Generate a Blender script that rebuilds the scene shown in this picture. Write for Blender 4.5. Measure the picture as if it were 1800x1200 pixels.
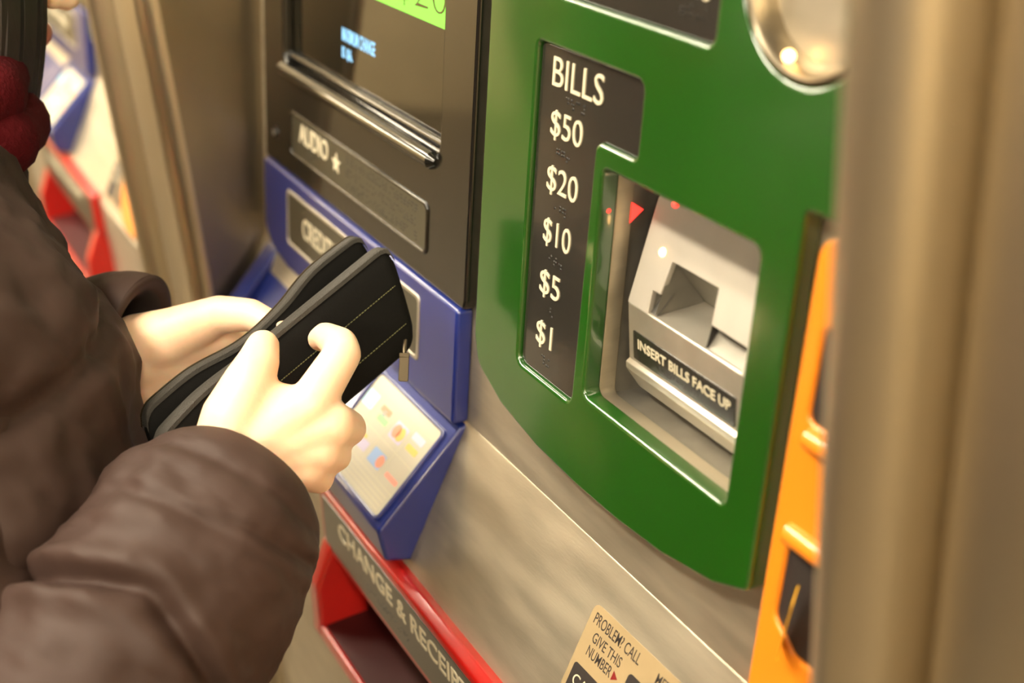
import bpy, bmesh, math, random
from math import sin, cos, pi, radians, sqrt, exp
from mathutils import Vector, Matrix, noise
random.seed(7)
SC = bpy.context.scene
for o in list(bpy.data.objects): bpy.data.objects.remove(o)
COL = SC.collection
V = Vector
Z0 = 105.0                                   # height of the machine's bend above the floor, cm

# ------------------------------------------------------------------ camera
CAM = V((71.681, -33.019, 47.738))           # cm, relative to the bend line of the machine
RX = V((0.48407376, 0.87266422, -0.06426318))     # picture right
RY = V((0.37872517, -0.27515485, -0.88366117))    # picture down
RZ = V((-0.78882181, 0.4034191, -0.46369515))     # view direction
FPX = 2318.775
def W(x, y, z): return V((x, y, z + Z0)) * 0.01
cam_d = bpy.data.cameras.new('camera'); cam = bpy.data.objects.new('camera', cam_d); COL.objects.link(cam)
m = Matrix.Identity(4)
for i in range(3):
    m[i][0] = RX[i]; m[i][1] = -RY[i]; m[i][2] = -RZ[i]
cw = W(*CAM)
for i in range(3): m[i][3] = cw[i]
cam.matrix_world = m
cam_d.sensor_width = 36; cam_d.lens = FPX * 36 / 1800; cam_d.clip_start = 0.02
cam_d.dof.use_dof = True; cam_d.dof.focus_distance = 0.795; cam_d.dof.aperture_fstop = 4.3
SC.camera = cam
def at(px, py, d):
    """point of the place seen at a pixel of the 1800x1200 photograph, d cm deep (cm, bend frame)"""
    return CAM + (RX * ((px - 900) / FPX) + RY * ((py - 600) / FPX) + RZ) * d

# ------------------------------------------------------------------ world, exposure
wd = bpy.data.worlds.new('world'); SC.world = wd; wd.use_nodes = True
wd.node_tree.nodes['Background'].inputs[0].default_value = (1.0, 0.80, 0.55, 1)
wd.node_tree.nodes['Background'].inputs[1].default_value = 0.04
SC.view_settings.view_transform = 'Standard'; SC.view_settings.look = 'None'
SC.view_settings.gamma = 1; SC.view_settings.exposure = 0.0; SC.view_settings.use_curve_mapping = False

# ------------------------------------------------------------------ materials
def srgb(r, g, b):
    f = lambda c: c / 12.92 if c <= .04045 else ((c + .055) / 1.055) ** 2.4
    return (f(r / 255), f(g / 255), f(b / 255), 1)
def mat(name, col, rough=.4, metal=0, coat=0, spec=.5, bump=0, bscale=200, var=0, vscale=8, stretch=None, sss=0, emit=None, es=0, aniso=0, coat_rough=.08, ior=None, coat_ior=1.5):
    mt = bpy.data.materials.new(name); mt.use_nodes = True
    nt = mt.node_tree; b = nt.nodes['Principled BSDF']
    b.inputs['Base Color'].default_value = col; b.inputs['Roughness'].default_value = rough
    b.inputs['Metallic'].default_value = metal; b.inputs['Coat Weight'].default_value = coat
    b.inputs['Coat Roughness'].default_value = coat_rough
    b.inputs['Specular IOR Level'].default_value = spec; b.inputs['Coat IOR'].default_value = coat_ior
    if ior: b.inputs['IOR'].default_value = ior
    if aniso: b.inputs['Anisotropic'].default_value = aniso
    if sss:
        b.inputs['Subsurface Weight'].default_value = sss; b.inputs['Subsurface Radius'].default_value = (1, .35, .2); b.inputs['Subsurface Scale'].default_value = .006
    if emit:
        b.inputs['Emission Color'].default_value = emit; b.inputs['Emission Strength'].default_value = es
    if var or bump:
        tc = nt.nodes.new('ShaderNodeTexCoord'); mp = nt.nodes.new('ShaderNodeMapping'); nt.links.new(tc.outputs['Object'], mp.inputs[0])
        if stretch: mp.inputs['Scale'].default_value = stretch
    if var:
        n = nt.nodes.new('ShaderNodeTexNoise'); n.inputs['Scale'].default_value = vscale; n.inputs['Detail'].default_value = 5
        nt.links.new(mp.outputs[0], n.inputs['Vector'])
        mx = nt.nodes.new('ShaderNodeMix'); mx.data_type = 'RGBA'
        mx.inputs[6].default_value = tuple(c * (1 - var) for c in col[:3]) + (1,)
        mx.inputs[7].default_value = tuple(min(1, c * (1 + var)) for c in col[:3]) + (1,)
        rp = nt.nodes.new('ShaderNodeValToRGB'); rp.color_ramp.elements[0].position = .35; rp.color_ramp.elements[1].position = .65
        nt.links.new(n.outputs[0], rp.inputs[0]); nt.links.new(rp.outputs[0], mx.inputs[0]); nt.links.new(mx.outputs[2], b.inputs['Base Color'])
        rr = nt.nodes.new('ShaderNodeMapRange'); rr.inputs['To Min'].default_value = rough * .85; rr.inputs['To Max'].default_value = min(1, rough * 1.2)
        nt.links.new(n.outputs[0], rr.inputs[0]); nt.links.new(rr.outputs[0], b.inputs['Roughness'])
    if bump:
        n2 = nt.nodes.new('ShaderNodeTexNoise'); n2.inputs['Scale'].default_value = bscale; n2.inputs['Detail'].default_value = 4
        nt.links.new(mp.outputs[0], n2.inputs['Vector'])
        bp = nt.nodes.new('ShaderNodeBump'); bp.inputs['Strength'].default_value = bump; bp.inputs['Distance'].default_value = .002
        nt.links.new(n2.outputs[0], bp.inputs['Height']); nt.links.new(bp.outputs[0], b.inputs['Normal'])
    return mt
M = {}
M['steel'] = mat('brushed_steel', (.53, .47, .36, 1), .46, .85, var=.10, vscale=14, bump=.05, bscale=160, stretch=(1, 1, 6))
M['steel_side'] = mat('brushed_steel_shaded', (.34, .29, .21, 1), .3, 1, var=.12, vscale=9, stretch=(1, 1, .4))
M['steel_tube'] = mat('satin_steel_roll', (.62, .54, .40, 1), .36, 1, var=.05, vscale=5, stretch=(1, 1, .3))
M['steel_pale'] = mat('pale_cast_metal', (.62, .58, .50, 1), .42, .85, var=.05, vscale=60)
M['plate_pale'] = mat('pale_anodised_plate', (.50, .46, .40, 1), .5, .35, var=.04, vscale=40)
M['cast_grey'] = mat('grey_cast_metal', (.34, .32, .28, 1), .4, .8, var=.08, vscale=60)
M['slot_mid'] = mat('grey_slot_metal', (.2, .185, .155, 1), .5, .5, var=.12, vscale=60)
M['slot_grey'] = mat('dark_slot_metal', (.07, .066, .058, 1), .5, .5, var=.15, vscale=80)  # darker grey for the floor of the bill slot
M['green'] = mat('green_enamel', srgb(20, 70, 8), .32, 0, coat=1, coat_ior=1.85, var=.10, vscale=6, bump=.035, bscale=45, coat_rough=.12)
M['blue'] = mat('blue_enamel', srgb(22, 37, 108), .32, 0, coat=.8, var=.08, vscale=8, bump=.02, bscale=90, coat_rough=.14)
M['red'] = mat('red_enamel', srgb(176, 22, 16), .3, 0, coat=.8, var=.06, vscale=8, coat_rough=.12)
M['red_shaded'] = mat('red_enamel_shaded', srgb(58, 6, 5), .5, 0, coat=.1)  # darker copy of the red enamel carries the shade inside the tray
M['orange'] = mat('orange_enamel', srgb(222, 128, 26), .32, 0, coat=.7, var=.05, vscale=8, coat_rough=.15)
M['black_gloss'] = mat('black_gloss_plastic', (.006, .0055, .0045, 1), .16, 0, coat=.6, spec=.5, coat_rough=.05, bump=.012, bscale=40)
M['sign_black'] = mat('dark_sign_plate', (.020, .018, .015, 1), .26, 0, coat=.9, spec=.7, coat_rough=.1, bump=.02, bscale=120)
M['sign_olive'] = mat('dark_olive_sign_plate', (.035, .032, .02, 1), .3, 0, coat=.6, spec=.6, coat_rough=.15)
M['screen'] = mat('dark_screen_glass', (.004, .004, .003, 1), .06, 0, coat=.6, spec=.5, coat_rough=.02)
M['letter'] = mat('cream_lettering', srgb(200, 190, 164), .5)
M['braille'] = mat('black_raised_dots', (.008, .007, .006, 1), .35)
M['ink'] = mat('dark_ink', (.025, .02, .018, 1), .5)
M['sticker'] = mat('worn_sticker_paper', srgb(158, 138, 104), .45, .2, var=.06, vscale=30)
M['red_ink'] = mat('dark_red_ink', srgb(110, 20, 20), .5)
M['ui_green'] = mat('screen_green_band', (.1, .3, .05, 1), .3, emit=srgb(118, 236, 62), es=1.0)
M['ui_cyan'] = mat('screen_cyan_text', (.1, .2, .3, 1), .3, emit=srgb(140, 205, 250), es=1.1)
M['ui_dark'] = mat('screen_brown_text', (.05, .03, .015, 1), .3, emit=srgb(86, 84, 24), es=.5)
M['led_amber'] = mat('amber_lamp', (.9, .5, .2, 1), .3, emit=(1, .55, .2, 1), es=9)
M['glow_red'] = mat('red_reflection_glow', (.9, .05, .05, 1), .3, emit=(1, .03, .02, 1), es=3)
M['spot_white'] = mat('white_emissive_spot', (.9, .9, .9, 1), .3, emit=(.85, .95, 1, 1), es=9)
M['card_white'] = mat('white_printed_card', srgb(184, 178, 160), .3, 0, coat=.5)
M['card_grey'] = mat('grey_printed_line', srgb(190, 184, 160), .4)
M['yellow_card'] = mat('yellow_transit_card', srgb(240, 180, 40), .4)
M['skin'] = mat('skin', (.93, .63, .43, 1), .42, sss=.35, var=.05, vscale=25, bump=.12, bscale=260)
M['nail'] = mat('fingernail', (.86, .60, .50, 1), .25)
M['lip'] = mat('lips', (.55, .18, .15, 1), .4)
M['eye'] = mat('eye_white', (.8, .78, .74, 1), .2)
M['iris'] = mat('brown_iris', (.04, .02, .012, 1), .2)
M['jacket'] = mat('brown_jacket_nylon', srgb(52, 36, 30), .62, 0, spec=.3, var=.10, vscale=7, bump=.5, bscale=22)
M['jacket_dark'] = mat('jacket_lining', srgb(40, 30, 27), .7)
M['scarf'] = mat('dark_red_wool', srgb(66, 2, 8), .9, spec=.15, bump=.8, bscale=240)
M['hair'] = mat('dark_brown_hair', (.014, .008, .006, 1), .5, bump=.8, bscale=60, stretch=(1, 1, .1))
M['trouser'] = mat('dark_denim', (.02, .022, .03, 1), .8, bump=.3, bscale=500)
M['shoe'] = mat('black_leather', (.015, .012, .01, 1), .35)
M['wallet'] = mat('black_wallet_fabric', (.004, .0035, .003, 1), .7, spec=.12, bump=.15, bscale=900)
M['tape'] = mat('charcoal_zipper_tape', (.045, .041, .036, 1), .7, spec=.2, bump=.5, bscale=900)
M['stitch'] = mat('olive_stitching', srgb(84, 82, 48), .8)
M['bronze'] = mat('dark_bronze_metal', (.07, .055, .035, 1), .4, 1)
M['floor'] = mat('station_floor', srgb(88, 76, 56), .5, var=.15, vscale=3)
M['wall'] = mat('station_wall_tile', srgb(84, 66, 46), .35, var=.1, vscale=5)
M['tile'] = mat('cream_wall_tile', srgb(226, 204, 160), .4, var=.06, vscale=5)
M['dark_panel'] = mat('dark_brown_panelling', srgb(52, 42, 32), .5, var=.1, vscale=5)
M['ceil'] = mat('station_ceiling', srgb(90, 78, 60), .8)
M['light'] = mat('fluorescent_diffuser', (1, 1, 1, 1), .5, emit=(1, .88, .67, 1), es=112)
M['light_frame'] = mat('light_housing', (.5, .5, .5, 1), .5)

# ------------------------------------------------------------------ mesh helpers (input in cm, bend frame; output in metres)
def setp(o, label=None, cat=None, group=None, kind=None):
    if label: o['label'] = label
    if cat: o['category'] = cat
    if group: o['group'] = group
    if kind: o['kind'] = kind
    return o
def empty(name, label=None, cat=None, loc=(0, 0, -Z0), group=None):
    o = bpy.data.objects.new(name, None); COL.objects.link(o); o.location = W(*loc); o.empty_display_size = .1
    return setp(o, label, cat, group)
def frame(o, x, y, z):
    m = Matrix.Identity(4)
    for i in range(3): m[i][0] = x[i]; m[i][1] = y[i]; m[i][2] = z[i]; m[i][3] = o[i]
    return m
TT = 0.13889141770287944
FU = frame((0, 0, 0), (1, 0, 0), (0, sin(TT), cos(TT)), (0, -cos(TT), sin(TT)))          # upper, tilted panel: u, w, n
FL = frame((0, 0, 0), (1, 0, 0), (0, .5, sqrt(.75)), (0, -sqrt(.75), .5))               # lower, sloping panel: u, -s, n
FX = frame((0, 0, 0), (0, 1, 0), (0, 0, 1), (1, 0, 0))                                   # profiles in (Y, Z) drawn out along X
FI = Matrix.Identity(4)
def FV(y): return frame((0, y, 0), (1, 0, 0), (0, 0, 1), (0, -1, 0))                     # upright face at depth y: x, z, outward
def rnd(pts, r, seg=6):
    """round the corners of a closed polygon; r is one radius or a list"""
    out = []; n = len(pts)
    for i, p in enumerate(pts):
        rr = r[i] if isinstance(r, (list, tuple)) else r
        p = V(p); a = V(pts[i - 1]) - p; b = V(pts[(i + 1) % n]) - p
        if rr <= 0: out.append(tuple(p)); continue
        la, lb = a.length, b.length; a.normalize(); b.normalize()
        ang = math.acos(max(-1, min(1, a.dot(b)))); d = min(rr / math.tan(ang / 2), la * .49, lb * .49); rr = d * math.tan(ang / 2)
        c = p + (a + b).normalized() * (rr / sin(ang / 2)); s = p + a * d - c; e = p + b * d - c
        tot = s.angle_signed(e) if s.length > 1e-9 and e.length > 1e-9 else 0
        for k in range(seg + 1):
            t = -tot * k / seg
            out.append((c.x + s.x * cos(t) - s.y * sin(t), c.y + s.x * sin(t) + s.y * cos(t)))
    return out
def rect(x0, y0, x1, y1, r=0, seg=6): return rnd([(x0, y0), (x1, y0), (x1, y1), (x0, y1)], r, seg)
def circle(cx, cy, r, n=48): return [(cx + r * cos(2 * pi * k / n), cy + r * sin(2 * pi * k / n)) for k in range(n)]
class MB:
    def __init__(s): s.v = []; s.f = []; s.m = []
    def raw(s, vs, fs, F=FI, mi=0):
        o = len(s.v); s.v += [F @ V(p) for p in vs]; s.f += [tuple(i + o for i in f) for f in fs]; s.m += [mi] * len(fs); return s
    def mesh(s, me, F, mi):
        s.raw([v.co.copy() for v in me.vertices], [tuple(p.vertices) for p in me.polygons], F, mi); bpy.data.meshes.remove(me); return s
    def plate(s, outlines, n0, n1, F=FU, bev=.1, mi=0, res=3):
        """outline with holes, from depth n0 up to n1, edges rounded by bev"""
        c = bpy.data.curves.new('c', 'CURVE'); c.dimensions = '2D'; c.fill_mode = 'BOTH'
        bev = min(bev, (n1 - n0) * .499); c.extrude = (n1 - n0) / 2 - bev; c.bevel_depth = bev; c.bevel_resolution = res; c.offset = -bev
        for ol in outlines:
            sp = c.splines.new('POLY'); sp.points.add(len(ol) - 1)
            for i, p in enumerate(ol): sp.points[i].co = (p[0], p[1], 0, 1)
            sp.use_cyclic_u = True
        o = bpy.data.objects.new('c', c); me = bpy.data.meshes.new_from_object(o)
        bpy.data.objects.remove(o); bpy.data.curves.remove(c)
        return s.mesh(me, F @ Matrix.Translation((0, 0, (n0 + n1) / 2)), mi)
    def text(s, body, x0, y0, x1, y1, n, F=FU, mi=1, th=.04, bold=.0, spacing=1.0):
        """text fitted in the box x0..x1, y0 (foot) .. y1 (cap)"""
        c = bpy.data.curves.new('t', 'FONT'); c.body = body; c.extrude = th / 2; c.offset = bold; c.resolution_u = 4; c.space_character = spacing
        o = bpy.data.objects.new('t', c); me = bpy.data.meshes.new_from_object(o)
        bpy.data.objects.remove(o); bpy.data.curves.remove(c)
        xs = [v.co.x for v in me.vertices]; ys = [v.co.y for v in me.vertices]
        a, b, cc, d = min(xs), max(xs), min(ys), max(ys)
        for v in me.vertices:
            v.co = V((x0 + (v.co.x - a) / (b - a) * (x1 - x0), y0 + (v.co.y - cc) / (d - cc) * (y1 - y0), n + v.co.z))
        return s.mesh(me, F, mi)
    def box(s, x0, y0, z0, x1, y1, z1, F=FI, mi=0):
        vs = [(x, y, z) for x in (x0, x1) for y in (y0, y1) for z in (z0, z1)]
        return s.raw(vs, [(0, 1, 3, 2), (4, 6, 7, 5), (0, 4, 5, 1), (2, 3, 7, 6), (0, 2, 6, 4), (1, 5, 7, 3)], F, mi)
    def tube(s, pts, rs, n=16, F=FI, mi=0, cap=True, ell=None):
        P = [V(p) for p in pts]; rings = []; up = None
        for i, p in enumerate(P):
            t = (P[min(i + 1, len(P) - 1)] - P[max(i - 1, 0)]).normalized()
            if up is None: up = t.orthogonal().normalized()
            up = (up - t * up.dot(t)).normalized(); sd = t.cross(up); r = rs[i] if isinstance(rs, (list, tuple)) else rs
            rings.append([p + (up * cos(a) + sd * sin(a)) * r for a in [2 * pi * k / n for k in range(n)]])
        vs = [q for r in rings for q in r]; fs = []
        for i in range(len(P) - 1):
            for k in range(n): fs.append((i * n + k, i * n + (k + 1) % n, (i + 1) * n + (k + 1) % n, (i + 1) * n + k))
        if cap: fs.append(tuple(range(n - 1, -1, -1))); fs.append(tuple((len(P) - 1) * n + k for k in range(n)))
        return s.raw(vs, fs, F, mi)
    def ball(s, c, r, F=FI, mi=0, nu=12, nv=8):
        c = V(c); r = V((r, r, r)) if not isinstance(r, (tuple, list, Vector)) else V(r)
        vs = [c + V((0, 0, r.z))]; fs = []
        for j in range(1, nv):
            for k in range(nu):
                a = pi * j / nv; b = 2 * pi * k / nu; vs.append(c + V((r.x * sin(a) * cos(b), r.y * sin(a) * sin(b), r.z * cos(a))))
        vs.append(c - V((0, 0, r.z)))
        for k in range(nu): fs.append((0, 1 + k, 1 + (k + 1) % nu)); fs.append((len(vs) - 1, 1 + (nv - 2) * nu + (k + 1) % nu, 1 + (nv - 2) * nu + k))
        for j in range(nv - 2):
            for k in range(nu): a = 1 + j * nu; fs.append((a + k, a + nu + k, a + nu + (k + 1) % nu, a + (k + 1) % nu))
        return s.raw(vs, fs, F, mi)
    def cap(s, p0, r0, p1, r1, n=18, h=5):
        """closed tapered capsule"""
        p0, p1 = V(p0), V(p1); t = (p1 - p0).normalized(); L = (p1 - p0).length; P = []; R = []
        for k in range(h): a = pi / 2 * k / h; P.append(p0 - t * r0 * cos(a)); R.append(max(r0 * sin(a), .01))
        P += [p0, p1]; R += [r0, r1]
        for k in range(1, h + 1): a = pi / 2 * k / h; P.append(p1 + t * r1 * sin(a)); R.append(max(r1 * cos(a), .01))
        return s.tube(P, R, n)
    def build(s, name, mats, parent=None, base=(0, 0, -Z0), sharp=35, smooth=True):
        me = bpy.data.meshes.new(name); b = V(base)
        me.from_pydata([(p - b) * .01 for p in s.v], [], s.f)
        for k in (mats if isinstance(mats, (list, tuple)) else [mats]): me.materials.append(M[k])
        me.polygons.foreach_set('material_index', s.m)
        me.polygons.foreach_set('use_smooth', [smooth] * len(s.f)); me.update(); me.validate()
        if smooth and sharp: me.set_sharp_from_angle(angle=radians(sharp))
        o = bpy.data.objects.new(name, me); COL.objects.link(o)
        if parent is not None: o.parent = parent
        else: o.location = W(*base)
        return o
def braille(mb, x, y, cols, F=FU, n=.9, mi=2, sp=.24, r=.075, seed=1, rows=1, lh=.95):
    rg = random.Random(seed)
    for rr in range(rows):
        for c in range(cols):
            for i in range(2):
                for j in range(3):
                    if rg.random() < .55: mb.ball((x + c * sp * 2.5 + i * sp, y - j * sp - rr * lh, n), (r, r, r * .7), F, mi, 6, 4)
def remesh(mb, voxel, smooth_it=4):
    me = bpy.data.meshes.new('r'); me.from_pydata([p * .01 for p in mb.v], [], mb.f); o = bpy.data.objects.new('r', me); COL.objects.link(o)
    md = o.modifiers.new('r', 'REMESH'); md.mode = 'VOXEL'; md.voxel_size = voxel * .01; md.adaptivity = 0
    sm = o.modifiers.new('s', 'SMOOTH'); sm.factor = .5; sm.iterations = smooth_it
    dg = bpy.context.evaluated_depsgraph_get(); out = bpy.data.meshes.new_from_object(o.evaluated_get(dg))
    bpy.data.objects.remove(o); bpy.data.meshes.remove(me)
    r = MB(); r.v = [v.co * 100 for v in out.vertices]; r.f = [tuple(p.vertices) for p in out.polygons]; r.m = [0] * len(r.f); bpy.data.meshes.remove(out)
    return r
def catmull(pts, n):
    """smooth path through tuples of numbers"""
    P = [pts[0]] + list(pts) + [pts[-1]]; out = []
    for i in range(1, len(P) - 2):
        for k in range(n):
            t = k / n; a, b, c, d = P[i - 1], P[i], P[i + 1], P[i + 2]
            out.append(tuple(.5 * (2 * b[j] + (c[j] - a[j]) * t + (2 * a[j] - 5 * b[j] + 4 * c[j] - d[j]) * t * t + (3 * b[j] - a[j] - 3 * c[j] + d[j]) * t ** 3) for j in range(len(b))))
    out.append(tuple(pts[-1])); return out

# ------------------------------------------------------------------ the room
def struct(name, mb, m, base=(0, 0, -Z0)): return setp(mb.build(name, m, base=base), kind='structure')
PITCH = 110.0
struct('floor', MB().box(-620, -470, -Z0 - 6, 420, 60, -Z0), 'floor')
struct('ceiling', MB().box(-620, -470, 165, 420, 60, 171), 'ceil')
struct('wall_opposite', MB().box(-620, -470, -Z0, 420, -464, 165), 'wall')
struct('wall_left', MB().box(-620, -464, -Z0, -614, 54, 165), 'tile')
struct('wall_right', MB().box(414, -464, -Z0, 420, 54, 165), 'tile')
struct('wall_back', MB().box(-614, 54, -Z0, 420, 60, 165), 'wall')
def divider(name, cx):
    """steel pier between two machines: two cheeks, flat front, a round roll at each front edge"""
    b = MB(); R = 1.9; xl, xr = cx - 10.2, cx + 10.2; yf = -5.9
    prof = [(cx - 12.1, 53.5), (cx - 12.1, yf)]
    prof += [(xl + R * cos(a), yf + R * sin(a)) for a in [pi + (pi * .93) * k / 18 for k in range(1, 19)]]
    prof += [(cx - 8.2, yf + 1.6), (cx - 7.4, yf + .3), (cx - 5, yf - .3), (cx + 5, yf - .3), (cx + 7.4, yf + .3), (cx + 8.2, yf + 1.6)]
    prof += [(xr + R * cos(a), yf + R * sin(a)) for a in [pi * 1.07 + (pi * .93) * k / 18 for k in range(0, 19)]]
    prof += [(cx + 12.1, 53.5)]
    n = len(prof); vs = [(x, y, z) for z in (-Z0, 150) for (x, y) in prof]
    fs = [(k, (k + 1) % n, n + (k + 1) % n, n + k) for k in range(n)] + [tuple(range(n - 1, -1, -1)), tuple(range(n, 2 * n))]
    b.raw(vs, fs, FI, 0)
    for k in range(n):
        if k == 0 or k >= n - 2: b.m[k] = 1  # cheek faces get darker steel: their weaker light is put into the colour
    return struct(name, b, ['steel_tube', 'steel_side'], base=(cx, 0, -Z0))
divider('trim_1', 55 - .1); divider('trim_2', -55 + .1); divider('trim_3', -165)
def ceiling_light(x, y, label):
    r = empty('ceiling_light', label, 'ceiling light', (x, y, 157), 'fluorescent ceiling lights')
    MB().box(-62, -9, 4, 62, 9, 8).build('light_housing', 'light_frame', r, base=(0, 0, 0))
    MB().plate([rect(-60, -7.5, 60, 7.5, 2)], 0, 4, FI, .8).build('light_diffuser', 'light', r, base=(0, 0, 0))
for i, (x, y) in enumerate([(-270, -60), (-120, -60), (5, -95), (230, -60), (-500, -340), (330, -200), (-545, -240), (130, -260), (-545, -420)]):  # lights by the left and right walls are unseen, added to brighten reflections
    ceiling_light(x, y, 'fluorescent ceiling light, %s' % (('at the far left end', 'above the next bay', 'above the near ticket machine', 'at the far right end', 'second from the left wall, added to brighten it', 'added by the cream tiled wall on the right to brighten it', 'added close to the left wall to brighten it', 'behind the viewer', 'added in the far corner to brighten the left wall')[i]))

# ------------------------------------------------------------------ the ticket machine
mach = empty('ticket_machine', 'near ticket machine with black screen, green bills module and blue card housing', 'ticket machine', (0, 0, -Z0), 'steel ticket machines')
XL, XR = -42.9, 42.9
HOLE = rect(15.0, 9.3, 28.8, 23.2, .5)
# steel skin
b = MB()
b.plate([rect(XL, -.0, XR, 70, 0), HOLE], -1.2, 0, FU, .12)
b.build('upper_panel', 'steel', mach)
b = MB(); b.plate([rnd([(XL, -12.3), (XR, -12.3), (XR, .12), (XL, .12)], 0)], -.8, 0.02, FL, .16)
b.build('lower_panel', 'steel', mach)
b = MB(); b.plate([rect(XL, -100, XR, -10.7, 0), rect(-13.5, -22.5, 16.5, -16.0, .3)], 0, .8, FV(-5.4), .15); b.build('base_panel', 'steel', mach)
b = MB(); b.plate([[(-5.3, -104.9), (-5.3, -80), (12, -80), (12, -5), (26, 10), (30, 68), (40, 68), (40, -104.9)]], XL, XR, FX, .1); b.build('housing', 'steel_side', mach)
b = MB(); b.plate([rect(XL, -3, XR, 2)], 0, 14, frame((0, 9.6 + .5, 70), (1, 0, 0), (0, -1, 0), (0, 0, 1)), .4); b.build('top_cap', 'steel', mach)

# black bezel, screen, audio plate
bz = MB()
bz.plate([rnd([(-39.3, 8.8), (-.1, 8.8), (.1, 9.6), (.2, 60), (-39.3, 60)], [.6, .8, .3, 1, 1]), rnd([(-34.3, 18.3), (-4.6, 18.3), (-4.6, 50), (-34.3, 50)], .9)], 0, 1.0, FU, .28, 0, 5)
bezel = bz.build('screen_bezel', 'black_gloss', mach)
b = MB(); b.tube([(-34.6, 17.75, 1.0), (-34.2, 17.75, 1.05), (-5.4, 17.75, 1.05), (-4.9, 17.75, 1.0)], [.2, .62, .62, .25], 20, FU); b.tube([(-34.4, 18.9, .35), (-4.7, 18.9, .35)], .3, 12, FU)
b.build('screen_lip', 'black_gloss', bezel)
b = MB(); b.plate([rect(-34.6, 18.0, -4.3, 50.3)], -.3, .12, FU, .02, 0)
b.plate([rect(-22.0, 26.3, -4.65, 30.3)], .12, .135, FU, .002, 1)
b.text('$20.', -13.5, 26.75, -4.95, 29.45, .15, FU, 3, .02, bold=-.028)
b.text('MAXIMUM CHANGE', -23.6, 22.15, -17.3, 23.2, .14, FU, 2, .02, bold=.02)
b.text('IS $6.', -23.6, 20.75, -21.5, 21.75, .14, FU, 2, .02, bold=.02)
b.ball((-14.6, 30.3, .14), (.55, .8, .05), FU, 4, 16, 8)  # small emissive white spot at the top edge of the green band
b.build('touch_screen', ['screen', 'ui_green', 'ui_cyan', 'ui_dark', 'spot_white'], bezel)
b = MB(); b.plate([rect(-32.7, 10.75, -5.85, 14.55, .55), rect(-32.45, 11.0, -6.1, 14.3, .45)], .9, 1.14, FU, .09, 0)
b.plate([rect(-32.5, 10.95, -6.05, 14.35, .45)], .9, 1.03, FU, .02, 1)
b.text('AUDIO', -30.6, 12.35, -24.2, 14.0, 1.06, FU, 2, .05, bold=.012)
st = [(-22.45 + (.85 if k % 2 == 0 else .36) * cos(pi / 2 + k * pi / 5), 12.75 + (.85 if k % 2 == 0 else .36) * sin(pi / 2 + k * pi / 5)) for k in range(10)]
b.plate([st], 1.03, 1.1, FU, .01, 2)
braille(b, -28.8, 12.0, 4, n=1.03, mi=3, seed=3)
braille(b, -20.4, 13.9, 21, n=1.03, mi=3, seed=4, rows=3, lh=1.0, sp=.25)
b.build('audio_plate', ['black_gloss', 'sign_olive', 'letter', 'braille'], bezel)
b = MB(); b.tube([(-36.7, 11.6, .98), (-36.7, 11.6, 1.15)], .62, 24, FU); b.tube([(-36.7, 11.6, 1.1), (-36.7, 11.6, 1.17)], .3, 16, FU, 1); b.build('audio_jack', ['black_gloss', 'cast_grey'], bezel)

# blue card housing
b = MB(); b.plate([rnd([(-39.2, 2.6), (-37.6, .9), (-33.5, .1), (-.5, .1), (-.5, 8.75), (-39.2, 8.75)], [.6, 1.6, 1, .35, .35, .3])], -.05, 1.25, FU, .3, 0, 5)
ch = b.build('card_housing', 'blue', mach)
b = MB(); b.plate([rect(-33.1, 2.55, -6.2, 7.6, .5), rect(-32.8, 2.85, -6.5, 7.3, .4)], 1.2, 1.34, FU, .06, 0)
b.plate([rect(-32.85, 2.8, -6.45, 7.35, .4)], 1.2, 1.28, FU, .02, 1)
b.text('CREDIT/ATM CARDS', -29.3, 4.3, -11.4, 6.1, 1.3, FU, 2, .05, bold=.012)
b.build('card_label_plate', ['steel_pale', 'sign_olive', 'letter'], ch)
# slanted blue keypad housing on the lower panel
def wedge(mb, x0, x1, k=0, bev=.3):
    pr = rnd([(.1, -.1), (-.62 + k * .4, -.2 - k * .1), (-7.66 + k, -6.24 - k * .6), (-7.35 + k * .7, -8.95), (-5.2, -9.75), (.2, -.7)], [.05, .25, .7, .45, .2, .05])
    return mb.plate([pr], x0, x1, FX, bev, 0, 5)
b = MB(); wedge(b, -14.9, -.6); wedge(b, -41.6, -38.9, .8); wedge(b, -39.6, -14.0, 2.0)
kh = b.build('slanted_card_housing', 'blue', mach)
nn = V((0, -.65167072, .75850199)); dn = V((0, -.7585, -.65167))
FS = frame((0, -.5, -.1), (1, 0, 0), -dn, nn)
FS = FS @ Matrix.Translation((0, 0, .05))
b = MB(); b.plate([rect(-12.6, -9.05, -1.3, -.95, .5), rect(-12.3, -8.75, -1.6, -1.25, .4)], -.3, .2, FS, .1, 0)
b.build('card_display_frame', 'blue', kh)
b = MB(); b.plate([rect(-12.35, -8.8, -1.55, -1.2, .4)], -.2, .03, FS, .02, 0)
for y in (-2.1, -4.7, -7.0): b.plate([rect(-12.3, y - .05, -1.6, y + .05)], .03, .045, FS, .002, 1)
for x in (-10.2, -7.3, -4.6): b.plate([rect(x - .05, -7.0, x + .05, -2.1)], .03, .045, FS, .002, 1)
b.plate([rect(-12.3, -2.0, -1.6, -1.25, .3)], .03, .042, FS, .002, 1)
for y in (-7.4, -7.75, -8.1, -8.45): b.plate([rect(-11.9, y - .08, -2.2, y + .05)], .03, .045, FS, .002, 1)
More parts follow.
